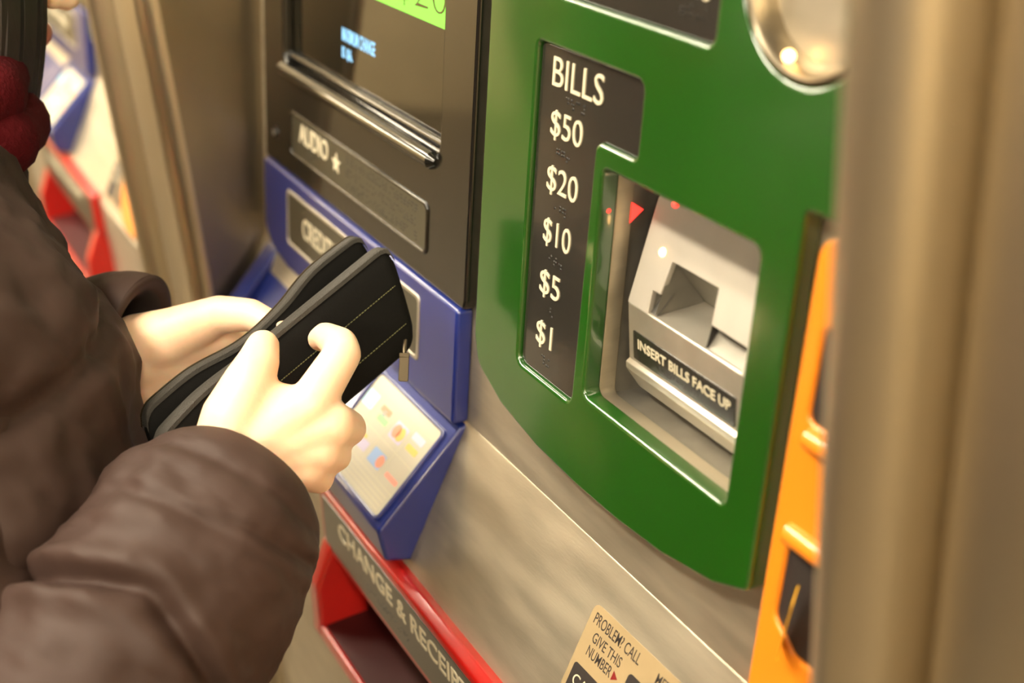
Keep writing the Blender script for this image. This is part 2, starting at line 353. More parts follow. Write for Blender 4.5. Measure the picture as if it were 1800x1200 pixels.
for i, (x, y, w, h, c) in enumerate([(-11.3, -3.2, 1.7, 1.3, 2), (-8.7, -3.0, 1.6, .5, 3), (-8.4, -3.7, 1.6, .5, 4), (-8.7, -3.35, .5, .6, 5), (-5.8, -3.5, 1.9, 1.4, 6), (-3.4, -2.8, 1.7, .6, 7), (-3.3, -3.7, 1.6, .5, 8),
        (-8.6, -6.0, 1.7, .8, 6), (-6.0, -5.95, 2.0, 1.2, 9), (-3.1, -6.2, 1.9, .4, 10), (-9.0, -5.5, .8, .4, 8)]):
    b.plate([rect(x - w / 2, y - h / 2, x + w / 2, y + h / 2, .12)], .03, .05, FS, .003, c)
for x, c in ((-6.1, 3), (-5.45, 8)): b.plate([circle(x, -3.5, .55, 20)], .05, .06, FS, .003, c)
b.plate([circle(-5.4, -5.95, .5, 20)], .05, .06, FS, .003, 3)
for nm, c in (('p_cyan', (150, 205, 226)), ('p_red', (222, 140, 112)), ('p_green', (146, 200, 140)), ('p_teal', (150, 160, 160)), ('p_violet', (186, 178, 208)), ('p_slate', (190, 190, 210)), ('p_amber', (240, 180, 90)), ('p_blue', (140, 172, 220)), ('p_rose', (232, 150, 132))):
    M[nm] = mat('printed_' + nm[2:], srgb(*c), .35, coat=.4)
b.build('card_display', ['card_white', 'card_grey', 'p_cyan', 'p_red', 'p_green', 'p_teal', 'p_violet', 'p_slate', 'p_amber', 'p_blue', 'p_rose'], kh)

# green bills module
GO = rnd([(1.85, 60), (1.85, 8.2), (2.5, 6.2), (5.9, 4.75), (10.5, 4.0), (15.2, 3.75), (19.5, 3.8), (23.9, 4.15), (28.3, 5.0), (31.0, 6.1), (31.0, 25.7), (42.4, 25.7), (42.4, 60)], [1, 2.5, 1.5, 3, 3, 3, 3, 3, 3, .5, .3, .3, 1])
SIGN = rnd([(7.6, 8.5), (13.95, 8.5), (14.3, 24.3), (18.2, 24.3), (18.2, 28.4), (7.6, 28.4)], [.6, .7, .5, .5, .6, .45])
TOPS = rect(8.6, 31.15, 23.35, 40, .6)
RH = rect(15.2, 9.6, 28.45, 23.1, .55)
b = MB(); b.plate([GO, SIGN, TOPS, RH, circle(29.3, 35.15, 4.4)], 0, 1.2, FU, .22, 0, 5)
gm = b.build('bills_module', 'green', mach)
b = MB(); b.plate([[(x, y) for x, y in SIGN]], 0, .88, FU, .14, 0, 4)
b.text('BILLS', 9.05, 26.15, 14.25, 27.8, .9, FU, 1, .08, bold=-.004)
for s, y, x1 in (('$50', 23.15, 12.55), ('$20', 19.95, 12.5), ('$10', 16.8, 12.2), ('$5', 13.6, 11.45), ('$1', 10.35, 11.0)):
    b.text(s, 9.2, y, x1, y + 1.72, .9, FU, 1, .08, bold=-.004)
    braille(b, 10.0, y - .45, 3 if len(s) == 3 else 2, n=.88, mi=2, seed=int(s[1:]), sp=.22, r=.085)
braille(b, 10.6, 25.75, 4, n=.88, mi=2, seed=11, sp=.22, r=.085)
b.build('denomination_sign', ['sign_black', 'letter', 'braille'], gm)
b = MB(); b.plate([TOPS], 0, .88, FU, .14, 0, 4); b.text('COINS', 16.6, 33.0, 22.4, 34.7, .9, FU, 1, .08)
braille(b, 13.6, 32.6, 3, n=.88, mi=2, seed=21, sp=.22, r=.085); braille(b, 20.2, 32.6, 4, n=.88, mi=2, seed=22, sp=.22, r=.085)
b.build('coin_sign', ['sign_black', 'letter', 'braille'], gm)
# coin dish
b = MB(); n = 48; vs = []; fs = []
prof = [(4.5, .9), (4.35, 1.15), (4.1, 1.2), (3.9, 1.0), (3.7, .2), (3.2, -.7), (2.2, -1.2), (1.0, -1.4), (.02, -1.42)]
for r, z in prof: vs += [(29.3 + r * cos(2 * pi * k / n), 35.15 + r * sin(2 * pi * k / n), z) for k in range(n)]
for i in range(len(prof) - 1): fs += [(i * n + k, (i + 1) * n + k, (i + 1) * n + (k + 1) % n, i * n + (k + 1) % n) for k in range(n)]
b.raw(vs, fs, FU, 0); b.plate([rect(28.7, 33.2, 29.2, 37.6, .2)], -1.45, -1.0, FU, .1, 1)
b.ball((28.2, 31.75, .9), .28, FU, 2); b.build('coin_dish', ['steel_side', 'ink', 'led_amber'], gm)
# steel recess for the bill acceptor
b = MB(); D = 9.5; x0, y0, x1, y1 = 14.9, 9.25, 28.8, 23.3; tk = .25
for (a, c, d, e) in ((x0 - tk, y0 - tk, x0, y1 + tk), (x1, y0 - tk, x1 + tk, y1 + tk), (x0, y0 - tk, x1, y0), (x0, y1, x1, y1 + tk)): b.box(a, c, -D, d, e, .1, FU)
b.box(x0, y0, -D - tk, x1, y1, -D, FU)
b.tube([(x0 + .1, y0 + .1, .15), (x1, y0 + .1, .15)], .16, 10, FU); b.tube([(x0 + .1, y0 + .1, .15), (x0 + .1, y1, .15)], .16, 10, FU)
b.build('acceptor_recess', 'cast_grey', mach)
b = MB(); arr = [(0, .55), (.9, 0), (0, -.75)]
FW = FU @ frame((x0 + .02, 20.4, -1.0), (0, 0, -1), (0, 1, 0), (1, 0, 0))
b.plate([arr], 0, .08, FW, .01); b.build('red_arrow_reflection', 'glow_red', mach)  # glowing arrow stands in for a red LED's reflection on the recess wall
for q in ((15.1, 20.65, .55), (21.6, 23.05, 1.0)): b = MB(); b.ball(q, .17, FU); b.build('red_glow_spot', 'glow_red', mach)  # red LED reflections put in as small glowing spots
# bill acceptor
AX, AY, AZ = 16.0, 2.84, 15.22
ad = V((0, .35599533, .93448773)); an = V((0, -.93448773, .35599533))
FA = frame((AX, AY, AZ), (1, 0, 0), ad, an)
b = MB()
b.plate([rnd([(0, 0), (1.95, 0), (1.8, 1.35), (2.5, 1.35), (2.7, 3.3), (6.75, 3.3), (7.05, 1.4), (10.0, 1.35), (10.2, 0), (12.3, 0), (12.3, 6.3), (0, 6.3)], [.1, .05, .05, .05, .05, .05, .1, .1, .05, .1, .5, .3])], -.35, 0, FA, .05)
acc = b.build('bill_acceptor', 'plate_pale', mach)
b = MB()   # body below the plate, (Y,Z) profile drawn along X
pr = rnd([(AY, AZ + .05), (AY - .02, 11.75), (AY - .28, 11.6), (AY - .28, 11.2), (3.4, 9.7), (4.7, 8.35), (9.5, 8.35), (9.5, AZ)], [.12, .05, .12, .2, 1.2, .6, .1, .1])
b.plate([pr], AX, AX + 12.3, FX, .16, 0, 4)
b.build('acceptor_body', 'steel_pale', acc)
b = MB(); b.plate([rect(AX + .6, 11.95, AX + 9.85, 13.75, .12)], 0, .08, FV(AY), .03, 0)
b.text('INSERT BILLS FACE UP', AX + 1.1, 12.75, AX + 9.5, 13.35, .09, FV(AY), 1, .03, bold=.012)
braille(b, AX + 3.2, 12.5, 12, F=FV(AY), n=.08, mi=2, seed=31, sp=.13, r=.045)
b.build('instruction_label', ['sign_black', 'letter', 'braille'], acc)
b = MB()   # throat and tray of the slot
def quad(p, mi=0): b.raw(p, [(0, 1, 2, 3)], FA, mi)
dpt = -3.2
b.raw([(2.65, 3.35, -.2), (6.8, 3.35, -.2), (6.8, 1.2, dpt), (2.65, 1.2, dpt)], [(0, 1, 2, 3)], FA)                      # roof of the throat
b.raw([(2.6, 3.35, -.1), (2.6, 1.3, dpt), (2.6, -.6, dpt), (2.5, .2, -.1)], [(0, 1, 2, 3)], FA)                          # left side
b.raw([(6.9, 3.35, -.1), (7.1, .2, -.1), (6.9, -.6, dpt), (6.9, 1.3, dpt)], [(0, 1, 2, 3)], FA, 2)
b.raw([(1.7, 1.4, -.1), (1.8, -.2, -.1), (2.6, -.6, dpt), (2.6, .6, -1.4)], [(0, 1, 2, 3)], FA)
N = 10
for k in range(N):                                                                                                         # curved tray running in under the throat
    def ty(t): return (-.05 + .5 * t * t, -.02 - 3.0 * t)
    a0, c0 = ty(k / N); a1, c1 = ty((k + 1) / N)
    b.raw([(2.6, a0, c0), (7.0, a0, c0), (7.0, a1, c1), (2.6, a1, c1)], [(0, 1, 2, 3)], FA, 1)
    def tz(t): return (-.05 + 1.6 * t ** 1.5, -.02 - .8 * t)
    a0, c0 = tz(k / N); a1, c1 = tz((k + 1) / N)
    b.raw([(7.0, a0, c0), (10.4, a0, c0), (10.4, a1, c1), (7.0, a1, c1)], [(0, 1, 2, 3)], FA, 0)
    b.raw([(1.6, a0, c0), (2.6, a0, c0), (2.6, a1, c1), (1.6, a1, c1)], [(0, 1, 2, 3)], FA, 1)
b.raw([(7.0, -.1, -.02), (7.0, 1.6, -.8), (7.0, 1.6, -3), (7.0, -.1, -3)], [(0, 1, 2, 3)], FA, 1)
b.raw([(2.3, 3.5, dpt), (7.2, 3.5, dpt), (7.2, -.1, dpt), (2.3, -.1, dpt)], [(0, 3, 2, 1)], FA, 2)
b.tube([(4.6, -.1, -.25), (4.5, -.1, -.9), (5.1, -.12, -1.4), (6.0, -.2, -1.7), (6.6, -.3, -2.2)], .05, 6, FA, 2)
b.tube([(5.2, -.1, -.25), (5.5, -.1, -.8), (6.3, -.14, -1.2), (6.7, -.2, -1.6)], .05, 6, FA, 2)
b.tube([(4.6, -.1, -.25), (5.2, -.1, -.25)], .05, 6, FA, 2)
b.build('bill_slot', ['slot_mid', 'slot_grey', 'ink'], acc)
b = MB(); b.ball((1.7, 3.5, .02), (.27, .27, .16), FA); b.build('amber_lamp', 'led_amber', acc)

# orange card dispenser
OO = rnd([(32.0, 0), (32.2, 25.2), (42.3, 25.2), (42.3, 0)], [.1, 1.2, 1.2, .1])
H1 = rnd([(33.2, 16.6), (40.9, 16.6), (40.9, 21.2), (33.3, 21.2)], .5)
H2 = rnd([(33.15, 6.2), (34.8, 5.0), (40.9, 5.0), (40.9, 10.2), (33.25, 10.2)], [.7, .5, .6, .6, .4])
b = MB(); b.plate([OO, H1, H2], 0, 1.3, FU, .25, 0, 5)
b.plate([[(min(42.3, 37 + 8.4 * cos(2 * pi * k / 48)), -5.2 + 6.0 * sin(2 * pi * k / 48)) for k in range(48)]], -.1, 2.0, FL, .7, 0, 5)
b.tube([(33.3, 10.9, 1.3), (41, 10.9, 1.3)], .55, 14, FU, 0); b.tube([(33.5, 15.9, 1.3), (41, 15.9, 1.3)], .5, 14, FU, 0)
od = b.build('card_dispenser', 'orange', mach)
b = MB(); b.plate([rect(32.9, 4.6, 41.2, 10.5, .3)], .02, 1.08, FU, .02); b.build('slot_well', 'ink', od)
b = MB(); b.plate([rect(33.0, 16.3, 41.2, 21.4, .3)], .02, 1.08, FU, .02); b.build('slot_well', 'ink', od)
# sticker on the lower panel
b = MB()
F2 = FL @ Matrix.Translation((18.35, -2.75, .02)) @ Matrix.Rotation(radians(1.0), 4, 'Z')
b.plate([rect(0, -8.6, 13.6, 0, .55)], 0, .02, F2, .004, 0)
b.text('PROBLEM? CALL', .45, -1.12, 5.1, -.42, .025, F2, 1, .008, bold=.004)
b.text('METROCARD', 6.75, -1.15, 10.6, -.5, .025, F2, 1, .008, bold=.004)
b.text('GIVE THIS', .95, -2.1, 3.85, -1.45, .025, F2, 1, .008, bold=.004)
b.text('NUMBER', .95, -3.0, 3.45, -2.35, .025, F2, 1, .008, bold=.004)
b.plate([[(3.6, -3.0), (4.1, -2.7), (3.6, -2.4)]], .02, .03, F2, .001, 2)
b.plate([rect(.4, -8.2, 4.0, -3.75, .25)], .02, .035, F2, .004, 1); b.text('CALL', .8, -5.0, 3.2, -4.3, .04, F2, 3, .008); b.text('24 HRS', .8, -6.1, 3.4, -5.4, .04, F2, 3, .008)
b.plate([rect(4.75, -8.2, 12.9, -1.75, .3)], .02, .035, F2, .004, 1); b.text('17', 5.4, -5.2, 8.2, -2.4, .04, F2, 3, .008, bold=.02)
b.build('service_sticker', ['sticker', 'ink', 'red_ink', 'letter'], mach)
# red change and receipt tray
b = MB(); TX0, TX1 = -14.6, 17.2
b.plate([rnd([(-5.0, -10.3), (-6.4, -9.75), (-7.15, -10.1), (-7.45, -15.9), (-5.0, -15.9)], [.1, .4, .35, .2, .1])], TX0, TX1, FX, .3, 0, 5)         # label beam
for xa, xb in ((TX0, TX0 + 1.9), (TX1 - 1.9, TX1)):
    b.plate([rnd([(-5.0, -15.0), (-7.4, -15.0), (-9.2, -18.6), (-9.5, -23.6), (-8.6, -25.2), (-5.0, -25.2)], [.1, .4, 1.6, 1.0, .6, .1])], xa, xb, FX, .3, 0, 5)
b.plate([rnd([(-5.0, -22.6), (-8.6, -22.6), (-9.35, -22.2), (-9.5, -23.6), (-8.6, -25.2), (-5.0, -25.2)], [.1, .6, .2, .8, .6, .1])], TX0 + .4, TX1 - .4, FX, .2, 0, 5)
tray = b.build('change_tray', 'red', mach)
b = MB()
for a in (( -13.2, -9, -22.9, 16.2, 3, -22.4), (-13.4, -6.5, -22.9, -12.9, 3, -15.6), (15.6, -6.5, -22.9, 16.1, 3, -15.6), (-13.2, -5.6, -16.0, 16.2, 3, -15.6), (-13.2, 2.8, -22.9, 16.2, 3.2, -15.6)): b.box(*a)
b.build('tray_well', 'red_shaded', tray)
b = MB(); b.tube([(-8.5, -5.0, -19.6), (12.5, -5.0, -19.6)], .65, 16); b.plate([rect(-8.5, -22.3, 12.5, -19.8, .2)], 0, .3, FV(-4.4), .05)
b.build('return_flap', 'steel_pale', tray)
FC = frame((0, -7.13, -10.6), (1, 0, 0), (0, .0517, .9987), (0, -.9987, .0517))
b = MB(); b.plate([rect(-13.9, -4.75, 16.4, -.1, .25)], -.2, .1, FC, .06, 0, 3)
b.text('CHANGE & RECEIPT', -10.6, -2.3, 11.7, -.75, .12, FC, 1, .06, bold=.004)
braille(b, -6.5, -3.2, 15, F=FC, n=.1, mi=2, seed=41, sp=.24)
b.build('change_label', ['sign_olive', 'letter', 'braille'], tray)

# ---- second machine farther left: copies of the whole tree
def copy_tree(o, parent=None):
    c = o.copy(); COL.objects.link(c); c.parent = parent
    for ch_ in [q for q in list(COL.objects) if q.parent == o]: copy_tree(ch_, c)
    return c
m2 = copy_tree(mach); m2.location = W(-PITCH, 0, -Z0)
m2['label'] = 'distant blurred ticket machine in the next bay, partly hidden behind the scarf and steel pier'
# the card left in the dispenser
b = MB(); b.plate([rect(0, 0, 1.3, 4.2, .2)], 0, .06, frame((0, 0, 0), (.594, -.789, -.157), (.24, -.012, .971), (-.768, -.614, .182)), .01)
setp(b.build('transit_card', 'yellow_card', base=(0, 0, 0)), 'yellow transit card standing in the black slot of the orange dispenser', 'card').location = W(*(FU @ V((33.9, 5.2, 1.15))))

# ------------------------------------------------------------------ the wallet
wal = empty('zip_wallet', 'black zip-around wallet held open in both hands, olive stitching on its side', 'wallet', tuple(at(480, 640, 81)))
WB = tuple(at(480, 640, 81))
Npath = [tuple(at(*p)) for p in [(270, 775, 77.6), (350, 692, 79.4), (442, 620, 81), (560, 524, 82.8), (678, 428, 84.8)]]
Fpath = [tuple(at(*p)) for p in [(246, 728, 79.8), (332, 656, 81.4), (424, 604, 82.9), (492, 542, 84), (549, 475, 85.3), (632, 410, 87.2)]]
Hn = at(713, 616, 85.8) - at(677, 436, 84.5); HH = Hn.length; Hn.normalize()
def shell(path, side, height, th, name_map):
    P = catmull(path, 14); P = [V(p) for p in P]; n = len(P)
    L = [0.0]
    for i in range(1, n): L.append(L[-1] + (P[i] - P[i - 1]).length)
    vs = []; K = 28; rc = 1.0
    infos = []
    for i, p in enumerate(P):
        t = (P[min(i + 1, n - 1)] - P[max(i - 1, 0)]).normalized(); h = (Hn - t * Hn.dot(t) * .25).normalized(); s = t.cross(h).normalized()
        if s.dot(RZ) > 0: s = -s                      # s points to the camera side
        e = min(L[i], L[-1] - L[i]); ins = 0 if e >= rc else rc - sqrt(max(0, rc * rc - (rc - e) ** 2))
        a0, a1 = ins, height - ins; sc = 1 if e > .4 else .55 + .45 * e / .4
        ring = []
        for k in range(K):
            a = 2 * pi * k / K; ex = 5
            cx = abs(cos(a)) ** (2 / ex) * (1 if cos(a) > 0 else -1); cy = abs(sin(a)) ** (2 / ex) * (1 if sin(a) > 0 else -1)
            hh = (a0 + a1) / 2 + (a1 - a0) / 2 * cx
            bul = .22 * sin(pi * max(0, min(1, hh / height))) if sin(a) > .5 else 0
            ring.append(p + h * hh + s * (cy * th / 2 * sc + bul))
        vs += ring; infos.append((p, h, s, t, L[i], a0))
    fs = []
    for i in range(n - 1):
        for k in range(K): fs.append((i * K + k, (i + 1) * K + k, (i + 1) * K + (k + 1) % K, i * K + (k + 1) % K))
    fs.append(tuple(range(K))); fs.append(tuple((n - 1) * K + K - 1 - k for k in range(K)))
    return vs, fs, infos, L
vs, fs, info, Ls = shell(Npath, 1, HH, 1.25, None); b = MB(); b.raw(vs, fs); b.build('near_cover', 'wallet', wal, base=WB, sharp=50)
vs2, fs2, info2, Ls2 = shell(Fpath, 1, HH * .95, .9, None); b = MB(); b.raw(vs2, fs2); b.build('far_cover', 'wallet', wal, base=WB, sharp=50)
def strip(info, off_s, wd, lift, nm, mtl, teeth=False):
    b = MB(); pts = []
    for p, h, s, t, l, a0 in info: pts.append((p + h * (a0 - lift) + s * off_s, s, h))
    vs = []; fs = []
    prof = [(-wd / 2, .25), (-wd / 2, -.02), (-wd / 2 * .8, -.12), (-wd * .15, -.15), (0, -.10), (wd * .15, -.15), (wd / 2 * .8, -.12), (wd / 2, -.02), (wd / 2, .25)]
    for q, s, h in pts: vs += [q + s * a + h * c for a, c in prof]
    n = len(prof)
    for i in range(len(pts) - 1):
        for k in range(n - 1): fs.append((i * n + k, i * n + k + 1, (i + 1) * n + k + 1, (i + 1) * n + k))
    b.raw(vs, fs)
    if teeth:
        for i in range(len(pts) - 1):
            for j in range(4):
                q = pts[i][0].lerp(pts[i + 1][0], j / 4); b.ball(q - pts[i][1] * (wd * .42) - pts[i][2] * .13, .09, nu=5, nv=4, mi=1)
    return b.build(nm, [mtl, 'bronze'], wal, base=WB)
strip(info, -.02, 1.3, .06, 'zipper_tape', 'tape', False)
strip(info2, 0, .95, .06, 'zipper_tape', 'tape', True)
# gusset joining both covers
b = MB(); vs = []; fs = []
for i in range(len(info)):
    p, h, s, t, l, a0 = info[i]; p2, h2, s2, t2, l2, a2 = info2[i]
    vs += [p + h * (1.6 + a0) - s * .5, (p + h * 5.0 + p2 + h2 * 5.0) / 2, p2 + h2 * (1.6 + a2) + s2 * .3, p + h * (HH - 1.5) - s * .4, p2 + h2 * (HH - 1.8) + s2 * .3]
for i in range(len(info) - 1):
    a = i * 5; c = a + 5; fs += [(a, a + 1, c + 1, c), (a + 1, a + 2, c + 2, c + 1), (a + 3, a + 4, c + 4, c + 3)]
b.raw(vs, fs); b.build('gusset', 'wallet', wal, base=WB)
for frac in (.36, .74):
    b = MB()
    i0 = int(len(info) * .45); pts = []
    for i in range(i0, len(info) - 2):
        p, h, s, t, l, a0 = info[i]; hh = HH * frac; pts.append(p + h * hh + s * (.63 + .22 * sin(pi * frac)))
    for i in range(len(pts) - 1):
        for j in range(2): b.tube([pts[i].lerp(pts[i + 1], j * .5), pts[i].lerp(pts[i + 1], j * .5 + .33)], .035, 6)
    b.build('stitching', 'stitch', wal, base=WB)
b = MB(); q = at(711, 616, 80.6)
b.tube([at(713, 598, 85.2), at(711, 612, 84.8), at(711, 626, 84.6)], .14, 8)
t1 = at(709, 668, 84.4) - at(711, 622, 84.6); t1.normalize(); sx = (RX - t1 * RX.dot(t1)).normalized(); nz = sx.cross(t1)
b.plate([rect(-.32, 0, .32, 1.85, .12)], -.07, .07, frame(at(711, 620, 84.6), sx, t1, nz), .04)
b.plate([rect(-.33, 0, .33, .3, .08), ], -.1, .1, frame(at(711, 620, 84.6), sx, t1, nz), .04)
b.build('zipper_pull', 'bronze', wal, base=WB)

# ------------------------------------------------------------------ the person
PB = (-18, -45, -Z0)
per = empty('person', 'person in a brown puffy jacket and dark red scarf, both hands on an open wallet', 'person', PB)
b = MB()
def chain(js):
    J = [(at(p[0], p[1], p[2]), p[3]) if len(p) == 4 else (V(p[:3]), p[4]) for p in js]
    for (a, ra), (c, rc) in zip(J, J[1:]): b.cap(a, ra, c, rc)
RE = (-40, 1420, 68)
# right arm, hand on the near side of the wallet
chain([(-240, 420, 78, 5.0), (*RE, 4.6), (250, 1010, 72, 3.7), (385, 820, 75, 2.5), (415, 800, 75.3, 2.2)])
chain([(420, 790, 75.4, 2.3), (545, 712, 75.6, 1.35), (602, 622, 77.0, 1.12), (598, 606, 77.8, 1.08), (572, 590, 80.0, .85), (562, 596, 81.0, .78)])
chain([(425, 795, 75.6, 2.3), (583, 745, 76.2, 1.4), (612, 752, 78.6, 1.12), (575, 752, 83.2, .9), (530, 735, 84.5, .8)])
chain([(425, 805, 75.8, 2.2), (560, 790, 76.2, 1.35), (588, 800, 78.4, 1.05), (550, 800, 82.4, .85), (510, 780, 83.8, .75)])
chain([(425, 812, 76, 2.0), (535, 822, 76.2, 1.25), (560, 840, 78.2, .95), (525, 840, 81.6, .78), (490, 820, 82.8, .7)])
chain([(400, 785, 75, 2.0), (408, 735, 74.8, 1.8), (438, 672, 75.2, 1.5), (454, 636, 76.2, 1.24), (462, 608, 77.6, 1.0)])
chain([(408, 745, 75.2, 1.6), (500, 720, 75.6, 1.3)]); chain([(440, 700, 75.4, 1.3), (520, 715, 75.8, 1.2)])
# left arm, hand on the far side
chain([(-330, 400, 100, 6.0), (-160, 900, 98, 4.4), (80, 690, 92, 3.4), (205, 628, 88.6, 2.5), (240, 625, 88.3, 2.35)])
chain([(245, 610, 88.2, 2.3), (300, 590, 87.6, 1.9), (385, 553, 86.6, 1.3), (440, 553, 85.6, 1.08), (492, 576, 84.2, .82)])
chain([(240, 635, 88.8, 2.3), (390, 610, 89.5, 1.3), (450, 590, 90.5, 1.0), (500, 575, 90.0, .85), (540, 560, 88.6, .75)])
chain([(240, 640, 89, 2.3), (385, 640, 90.3, 1.3), (450, 630, 91.0, 1.0), (505, 610, 90.4, .85), (545, 590, 88.8, .75)])
chain([(240, 650, 89.2, 2.2), (375, 668, 90.8, 1.2), (440, 665, 91.2, .95), (490, 650, 90.4, .8), (530, 630, 88.8, .72)])
chain([(235, 655, 89.2, 2.1), (360, 695, 90.8, 1.1), (420, 700, 91, .85), (460, 690, 90.2, .75), (490, 675, 89, .68)])
chain([(300, 600, 88, 1.8), (390, 600, 89, 1.2)])
# trunk, neck, head, legs
HC = at(-180, -125, 88)                       # head centre
SH = at(-330, 360, 89); PE = V((SH.x - 2, SH.y - 12, -22))
fwd = V((.25, .95, -.2)).normalized(); sdr = V((.96, -.25, 0)).normalized()
for t in (-1, 1):
    b.cap(SH + sdr * 8 * t, 8.5, PE + sdr * 6 * t, 10)
    b.cap(SH + V((0, 0, 2)), 6.5, SH + sdr * 15 * t, 6.0)
    b.cap(PE + sdr * 9 * t, 9, PE + sdr * 9 * t + V((0, 2, -40)), 6.2)
    b.cap(PE + sdr * 9 * t + V((0, 2, -40)), 6.2, V((PE.x, PE.y - 2, -Z0 + 9)) + sdr * 9 * t, 4)
    b.cap(V((PE.x, PE.y - 3, -Z0 + 4.5)) + sdr * 9 * t, 4, V((PE.x, PE.y + 12, -Z0 + 4)) + sdr * 9 * t, 3.2)
b.cap(SH + V((0, 0, 3)), 5.6, HC - V((0, 0, 7)), 5.4)
up = (V((0, 0, 1)) + fwd * .25).normalized(); fw = (fwd - up * fwd.dot(up)).normalized(); sd = fw.cross(up)
FH = frame(HC, sd, fw, up)
for c, r in (((0, 0, 1.5), (7.6, 9.2, 9.0)), ((0, 2.2, -4.5), (6.0, 6.6, 7.2)), ((0, 7.4, -9.3), (2.4, 2.0, 1.9)), ((0, 5, -2), (6.2, 4.2, 5))): b.ball(c, r, FH, 0, 24, 16)
b.cap(FH @ V((0, 8.6, 1.2)), .8, FH @ V((0, 10.7, -2.9)), 1.15); b.cap(FH @ V((-.7, 9.9, -3.2)), .75, FH @ V((.7, 9.9, -3.2)), .75)
for t in (-1, 1):
    b.ball((7.4 * t, -.3, -1.6), (.8, 1.8, 3.0), FH, 0, 12, 10); b.cap(FH @ V((1.6 * t, 8.9, 2.4)), .7, FH @ V((4.6 * t, 7.6, 2.3)), .7)
body = remesh(b, .22, 5); body.build('body', 'skin', per, base=PB, sharp=0)
bd = [o for o in COL.objects if o.name.startswith('body')][0]
b = MB(); b.ball((0, 9.3, -5.9), (2.2, .7, .75), FH, 0, 14, 8); b.build('lips', 'lip', per, base=PB)
for t in (-1, 1):
    b = MB(); b.ball((3.1 * t, 7.5, .6), (1.35, 1.2, .8), FH, 0, 14, 10); b.ball((3.1 * t, 8.45, .5), (.55, .3, .55), FH, 1, 12, 8); b.build('eye', ['eye', 'iris'], per, base=PB)
def nail(p, q, nrm, r=.42):
    p, q = at(*p), at(*q); t = (q - p).normalized(); nrm = (nrm - t * nrm.dot(t)).normalized(); s = t.cross(nrm)
    b = MB(); b.ball((0, 0, 0), (r * .95, r * 1.25, .16), frame(q, s, t, nrm), 0, 14, 8); b.build('fingernail', 'nail', per, base=PB)
nail((492, 576, 84.2), (503, 570, 83.7), -RY * .8 - RZ * .3, .45)
nail((456, 636, 76.2), (462, 600, 77.1), -RX * .9 - RY * .3, .5)
# hair: cap plus hanging locks
b = MB(); b.ball((0, -1.2, 2.6), (8.7, 9.9, 9.2), FH, 0, 28, 20)
rg = random.Random(5)
for k in range(46):
    a = radians(-215 + 285 * k / 45.0) if k % 2 == 0 else radians(-210 + 270 * k / 45.0)
    rx, ry = 8.6 * cos(a), 9.4 * sin(a) - 1
    if ry > 7.6: continue
    p0 = V((rx * .75, ry * .75, 8.5)); p1 = V((rx * 1.08, ry * 1.08, 0)); p2 = V((rx * 1.12 + rg.uniform(-.6, .6), ry * 1.1, -9)); p3 = V((rx * 1.0 + rg.uniform(-1, 1), ry * 1.05 - 1, -16 - rg.uniform(0, 3)))
    pp = catmull([tuple(p0), tuple(p1), tuple(p2), tuple(p3)], 7); n = len(pp)
    b.tube([FH @ V(q) for q in pp], [1.5 * (sin(pi * (.12 + .8 * i / (n - 1)))) ** .6 for i in range(n)], 10)
b.build('hair', 'hair', per, base=PB)
# scarf
b = MB()
ctr = at(-165, 235, 86)
for k, (dz, rr, tr) in enumerate(((1.7, 6.6, 2.1), (-1.2, 7.0, 2.2))):
    pts = [ctr + V((cos(a) * rr * 1.0, sin(a) * rr * .95, dz + .8 * sin(a + k))) for a in [2 * pi * j / 40 for j in range(41)]]
    b.tube(pts, [tr * (1 + .12 * sin(j * 1.3 + k)) for j in range(41)], 16, cap=False)
b.build('scarf', 'scarf', per, base=PB)
# jacket trunk
b = MB()
for (p, q) in (((-345, 370, 82, 10.0), (-285, 490, 81, 13.0)), ((-285, 490, 81, 13.0), (-178, 715, 79.5, 14.0)), ((-178, 715, 79.5, 14.0), (-140, 960, 79, 14.0)), ((-140, 960, 79, 14), (-190, 1350, 80, 15)), ((-460, 380, 96, 12), (-420, 1250, 98, 15)), ((-300, 360, 84, 9), (-460, 380, 96, 10))):
    b.cap(at(*p[:3]), p[3], at(*q[:3]), q[3], 28, 8)
jt = remesh(b, .55, 8)
def puff(p, sc, amp): return noise.fractal(p * sc, 1.0, 2.0, 4) * amp
def nrmdisp(mb, fn):
    me = bpy.data.meshes.new('d'); me.from_pydata(mb.v, [], mb.f); me.update(); ns = [v.normal.copy() for v in me.vertices]; bpy.data.meshes.remove(me)
    mb.v = [p + n_ * fn(p) for p, n_ in zip(mb.v, ns)]
nrmdisp(jt, lambda p: puff(p, .09, 1.1) + puff(p + V((9, 3, 1)), .3, .35) - .9 * exp(-((p.z + 1.5 * noise.noise(p * .1) - 14) / .8) ** 2))
jk = jt.build('jacket', 'jacket', per, base=PB, sharp=0)
b = MB(); cc = at(-205, 335, 86); b.tube([cc + V((6.6 * cos(2 * pi * j / 36), 6.4 * sin(2 * pi * j / 36), .7 * cos(2 * pi * j / 36))) for j in range(37)], [2.7 + .2 * sin(j * 2.1) for j in range(37)], 16, cap=False)
b.build('collar', 'jacket', jk, base=PB, sharp=0).matrix_parent_inverse = Matrix.Identity(4)
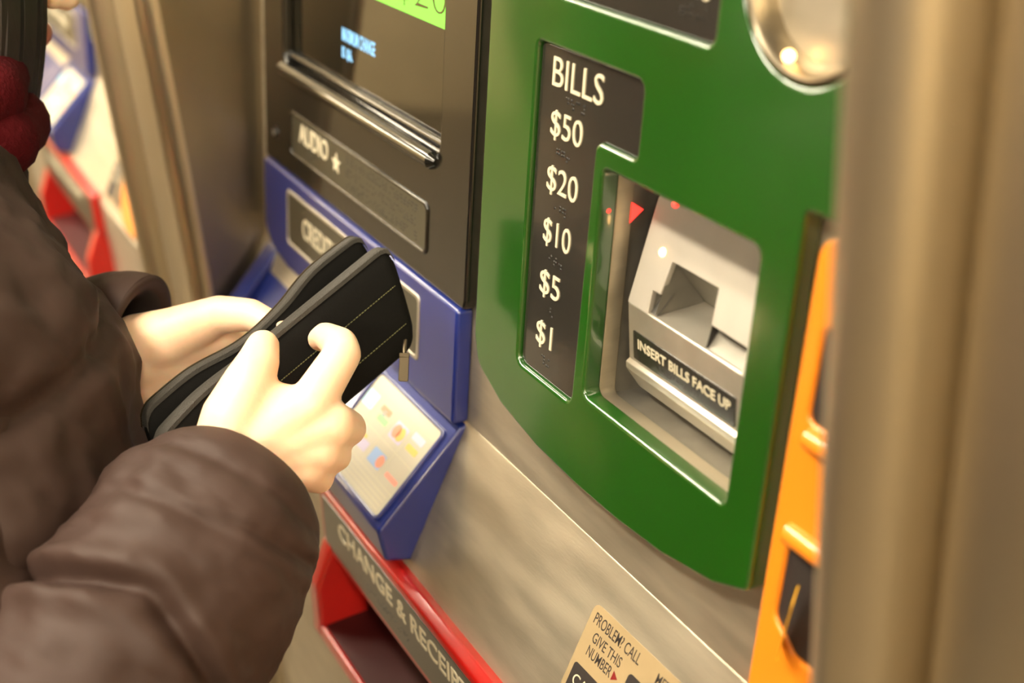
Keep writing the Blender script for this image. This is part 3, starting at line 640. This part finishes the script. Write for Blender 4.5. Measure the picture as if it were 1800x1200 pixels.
# sleeves: lofted tubes with turned-in hems
VD = V((.79, -.40, .46))
def sleeve(path, nm, folds, amp, inner=6.0, tilt=0, hem=1.0, squash=1.0, sq_dir=None, nring=40):
    P = catmull(path, nring); n = len(P); K = 96; C = [V(p[:3]) for p in P]; Rr = [p[3] for p in P]
    up = None; vs = []; L = 0; rows = []
    for i in range(n):
        t = (C[min(i + 1, n - 1)] - C[max(i - 1, 0)]).normalized()
        if up is None: up = (V((0, 0, 1)) - t * t.z).normalized()
        up = (up - t * up.dot(t)).normalized(); s = t.cross(up); L += (C[i] - C[i - 1]).length if i else 0
        rows.append((C[i], t, up, s, Rr[i], L))
    def ringv(c, t, u, s, r, l, a, disp=True):
        d = 0; dirv = u * cos(a) + s * sin(a); ar = math.atan2(VD.dot(s), VD.dot(u))
        if disp:
            p = c + dirv * r; k = min(1, l / 2.0)
            d = puff(p, .12, amp) * k + puff(p + V((5, 5, 5)), .45, amp * .35) * k
            for (l0, a0, l1, a1, w, dep) in folds:
                da = (a - a0 - ar + pi) % (2 * pi) - pi; span = ((a1 - a0 + pi) % (2 * pi)) - pi
                f = da / span if abs(span) > 1e-3 else 0
                if -.15 < f < 1.15:
                    fade = min(1, (f + .15) / .3, (1.15 - f) / .3); lc = l0 + (l1 - l0) * f
                    d -= dep * max(0, fade) * exp(-((l - lc) / w) ** 2); d += dep * .45 * max(0, fade) * (exp(-((l - lc - 2.2 * w) / (1.6 * w)) ** 2) + exp(-((l - lc + 2.2 * w) / (1.6 * w)) ** 2))
        q = dirv * (r + d)
        if tilt: q = q + t * (tilt * -q.z * exp(-l / 5))
        if sq_dir is not None: q = q - sq_dir * q.dot(sq_dir) * (1 - squash)
        return c + q
    c, t, u, s, r, l = rows[0]; ins = []
    for k, (dl, dr) in enumerate(((inner, -.9), (inner * .5, -.75), (.6, -.65), (.1, -.55), (-.25, -.3))): ins.append([ringv(c + t * dl, t, u, s, r + dr * hem, 0, 2 * pi * j / K, False) for j in range(K)])
    rings = ins + [[ringv(*row, 2 * pi * j / K) for j in range(K)] for row in rows]
    b = MB(); vs = [q for rg_ in rings for q in rg_]; fs = []; mi = []
    for i in range(len(rings) - 1):
        for j in range(K): fs.append((i * K + j, i * K + (j + 1) % K, (i + 1) * K + (j + 1) % K, (i + 1) * K + j))
    b.raw(vs, fs); b.m = [1 if f_ < 3 * K else 0 for f_ in range(len(fs))]
    return b.build(nm, ['jacket', 'jacket_dark'], jk, base=(0, 0, 0), sharp=0)
def ap(px, py, d, r): return tuple(at(px, py, d)) + (r,)
def fix(o):
    o.parent = jk; o.matrix_parent_inverse = Matrix.Identity(4); o.location = -V(PB) * .01
    return o
fix(sleeve([ap(445, 832, 76, 4.0), ap(418, 868, 75.2, 5.4), ap(365, 945, 74, 6.5), ap(285, 1060, 72.3, 7.1), ap(170, 1205, 70.5, 7.4), ap(10, 1400, 68.5, 8.0), ap(-120, 1350, 69, 8.6), ap(-190, 1000, 72, 9.0), ap(-230, 640, 75, 9.0), ap(-280, 380, 79, 8.5)], 'sleeve', [(13.0, 1.5, 9.3, .1, .55, 1.1), (9.3, -.05, 11.5, -1.2, .5, .8), (4.2, -.2, 3.0, -1.4, .4, .35), (5.6, .9, 4.6, -.9, .5, .25), (2.0, 1.2, 1.7, -1.2, .35, .2)], .55))
fix(sleeve([ap(246, 585, 89, 3.7), ap(205, 592, 90, 4.4), ap(140, 620, 92, 4.6), ap(20, 680, 95, 5.5), ap(-160, 880, 99, 7.5), ap(-330, 420, 100, 8.5)], 'sleeve', [(2.6, 2.6, 2.6, -2.6, .3, .5)], .3, inner=4, tilt=.55, hem=1.8))
# trousers and shoes
b = MB()
for t in (-1, 1):
    b.cap(PE + sdr * 9 * t, 11, PE + sdr * 9 * t + V((0, 2, -40)), 8.2); b.cap(PE + sdr * 9 * t + V((0, 2, -40)), 8.2, V((PE.x, PE.y - 2, -Z0 + 12)) + sdr * 9 * t, 6.5)
remesh(b, .7, 4).build('trousers', 'trouser', per, base=PB, sharp=0)
for t in (-1, 1):
    b = MB(); b.cap(V((PE.x, PE.y - 3, -Z0 + 5.5)) + sdr * 9 * t, 5.2, V((PE.x, PE.y + 14, -Z0 + 4.6)) + sdr * 9 * t, 4.2)
    q = remesh(b, .4, 3); q.v = [V((p.x, p.y, max(p.z, -Z0))) for p in q.v]; q.build('shoe', 'shoe', per, base=PB)
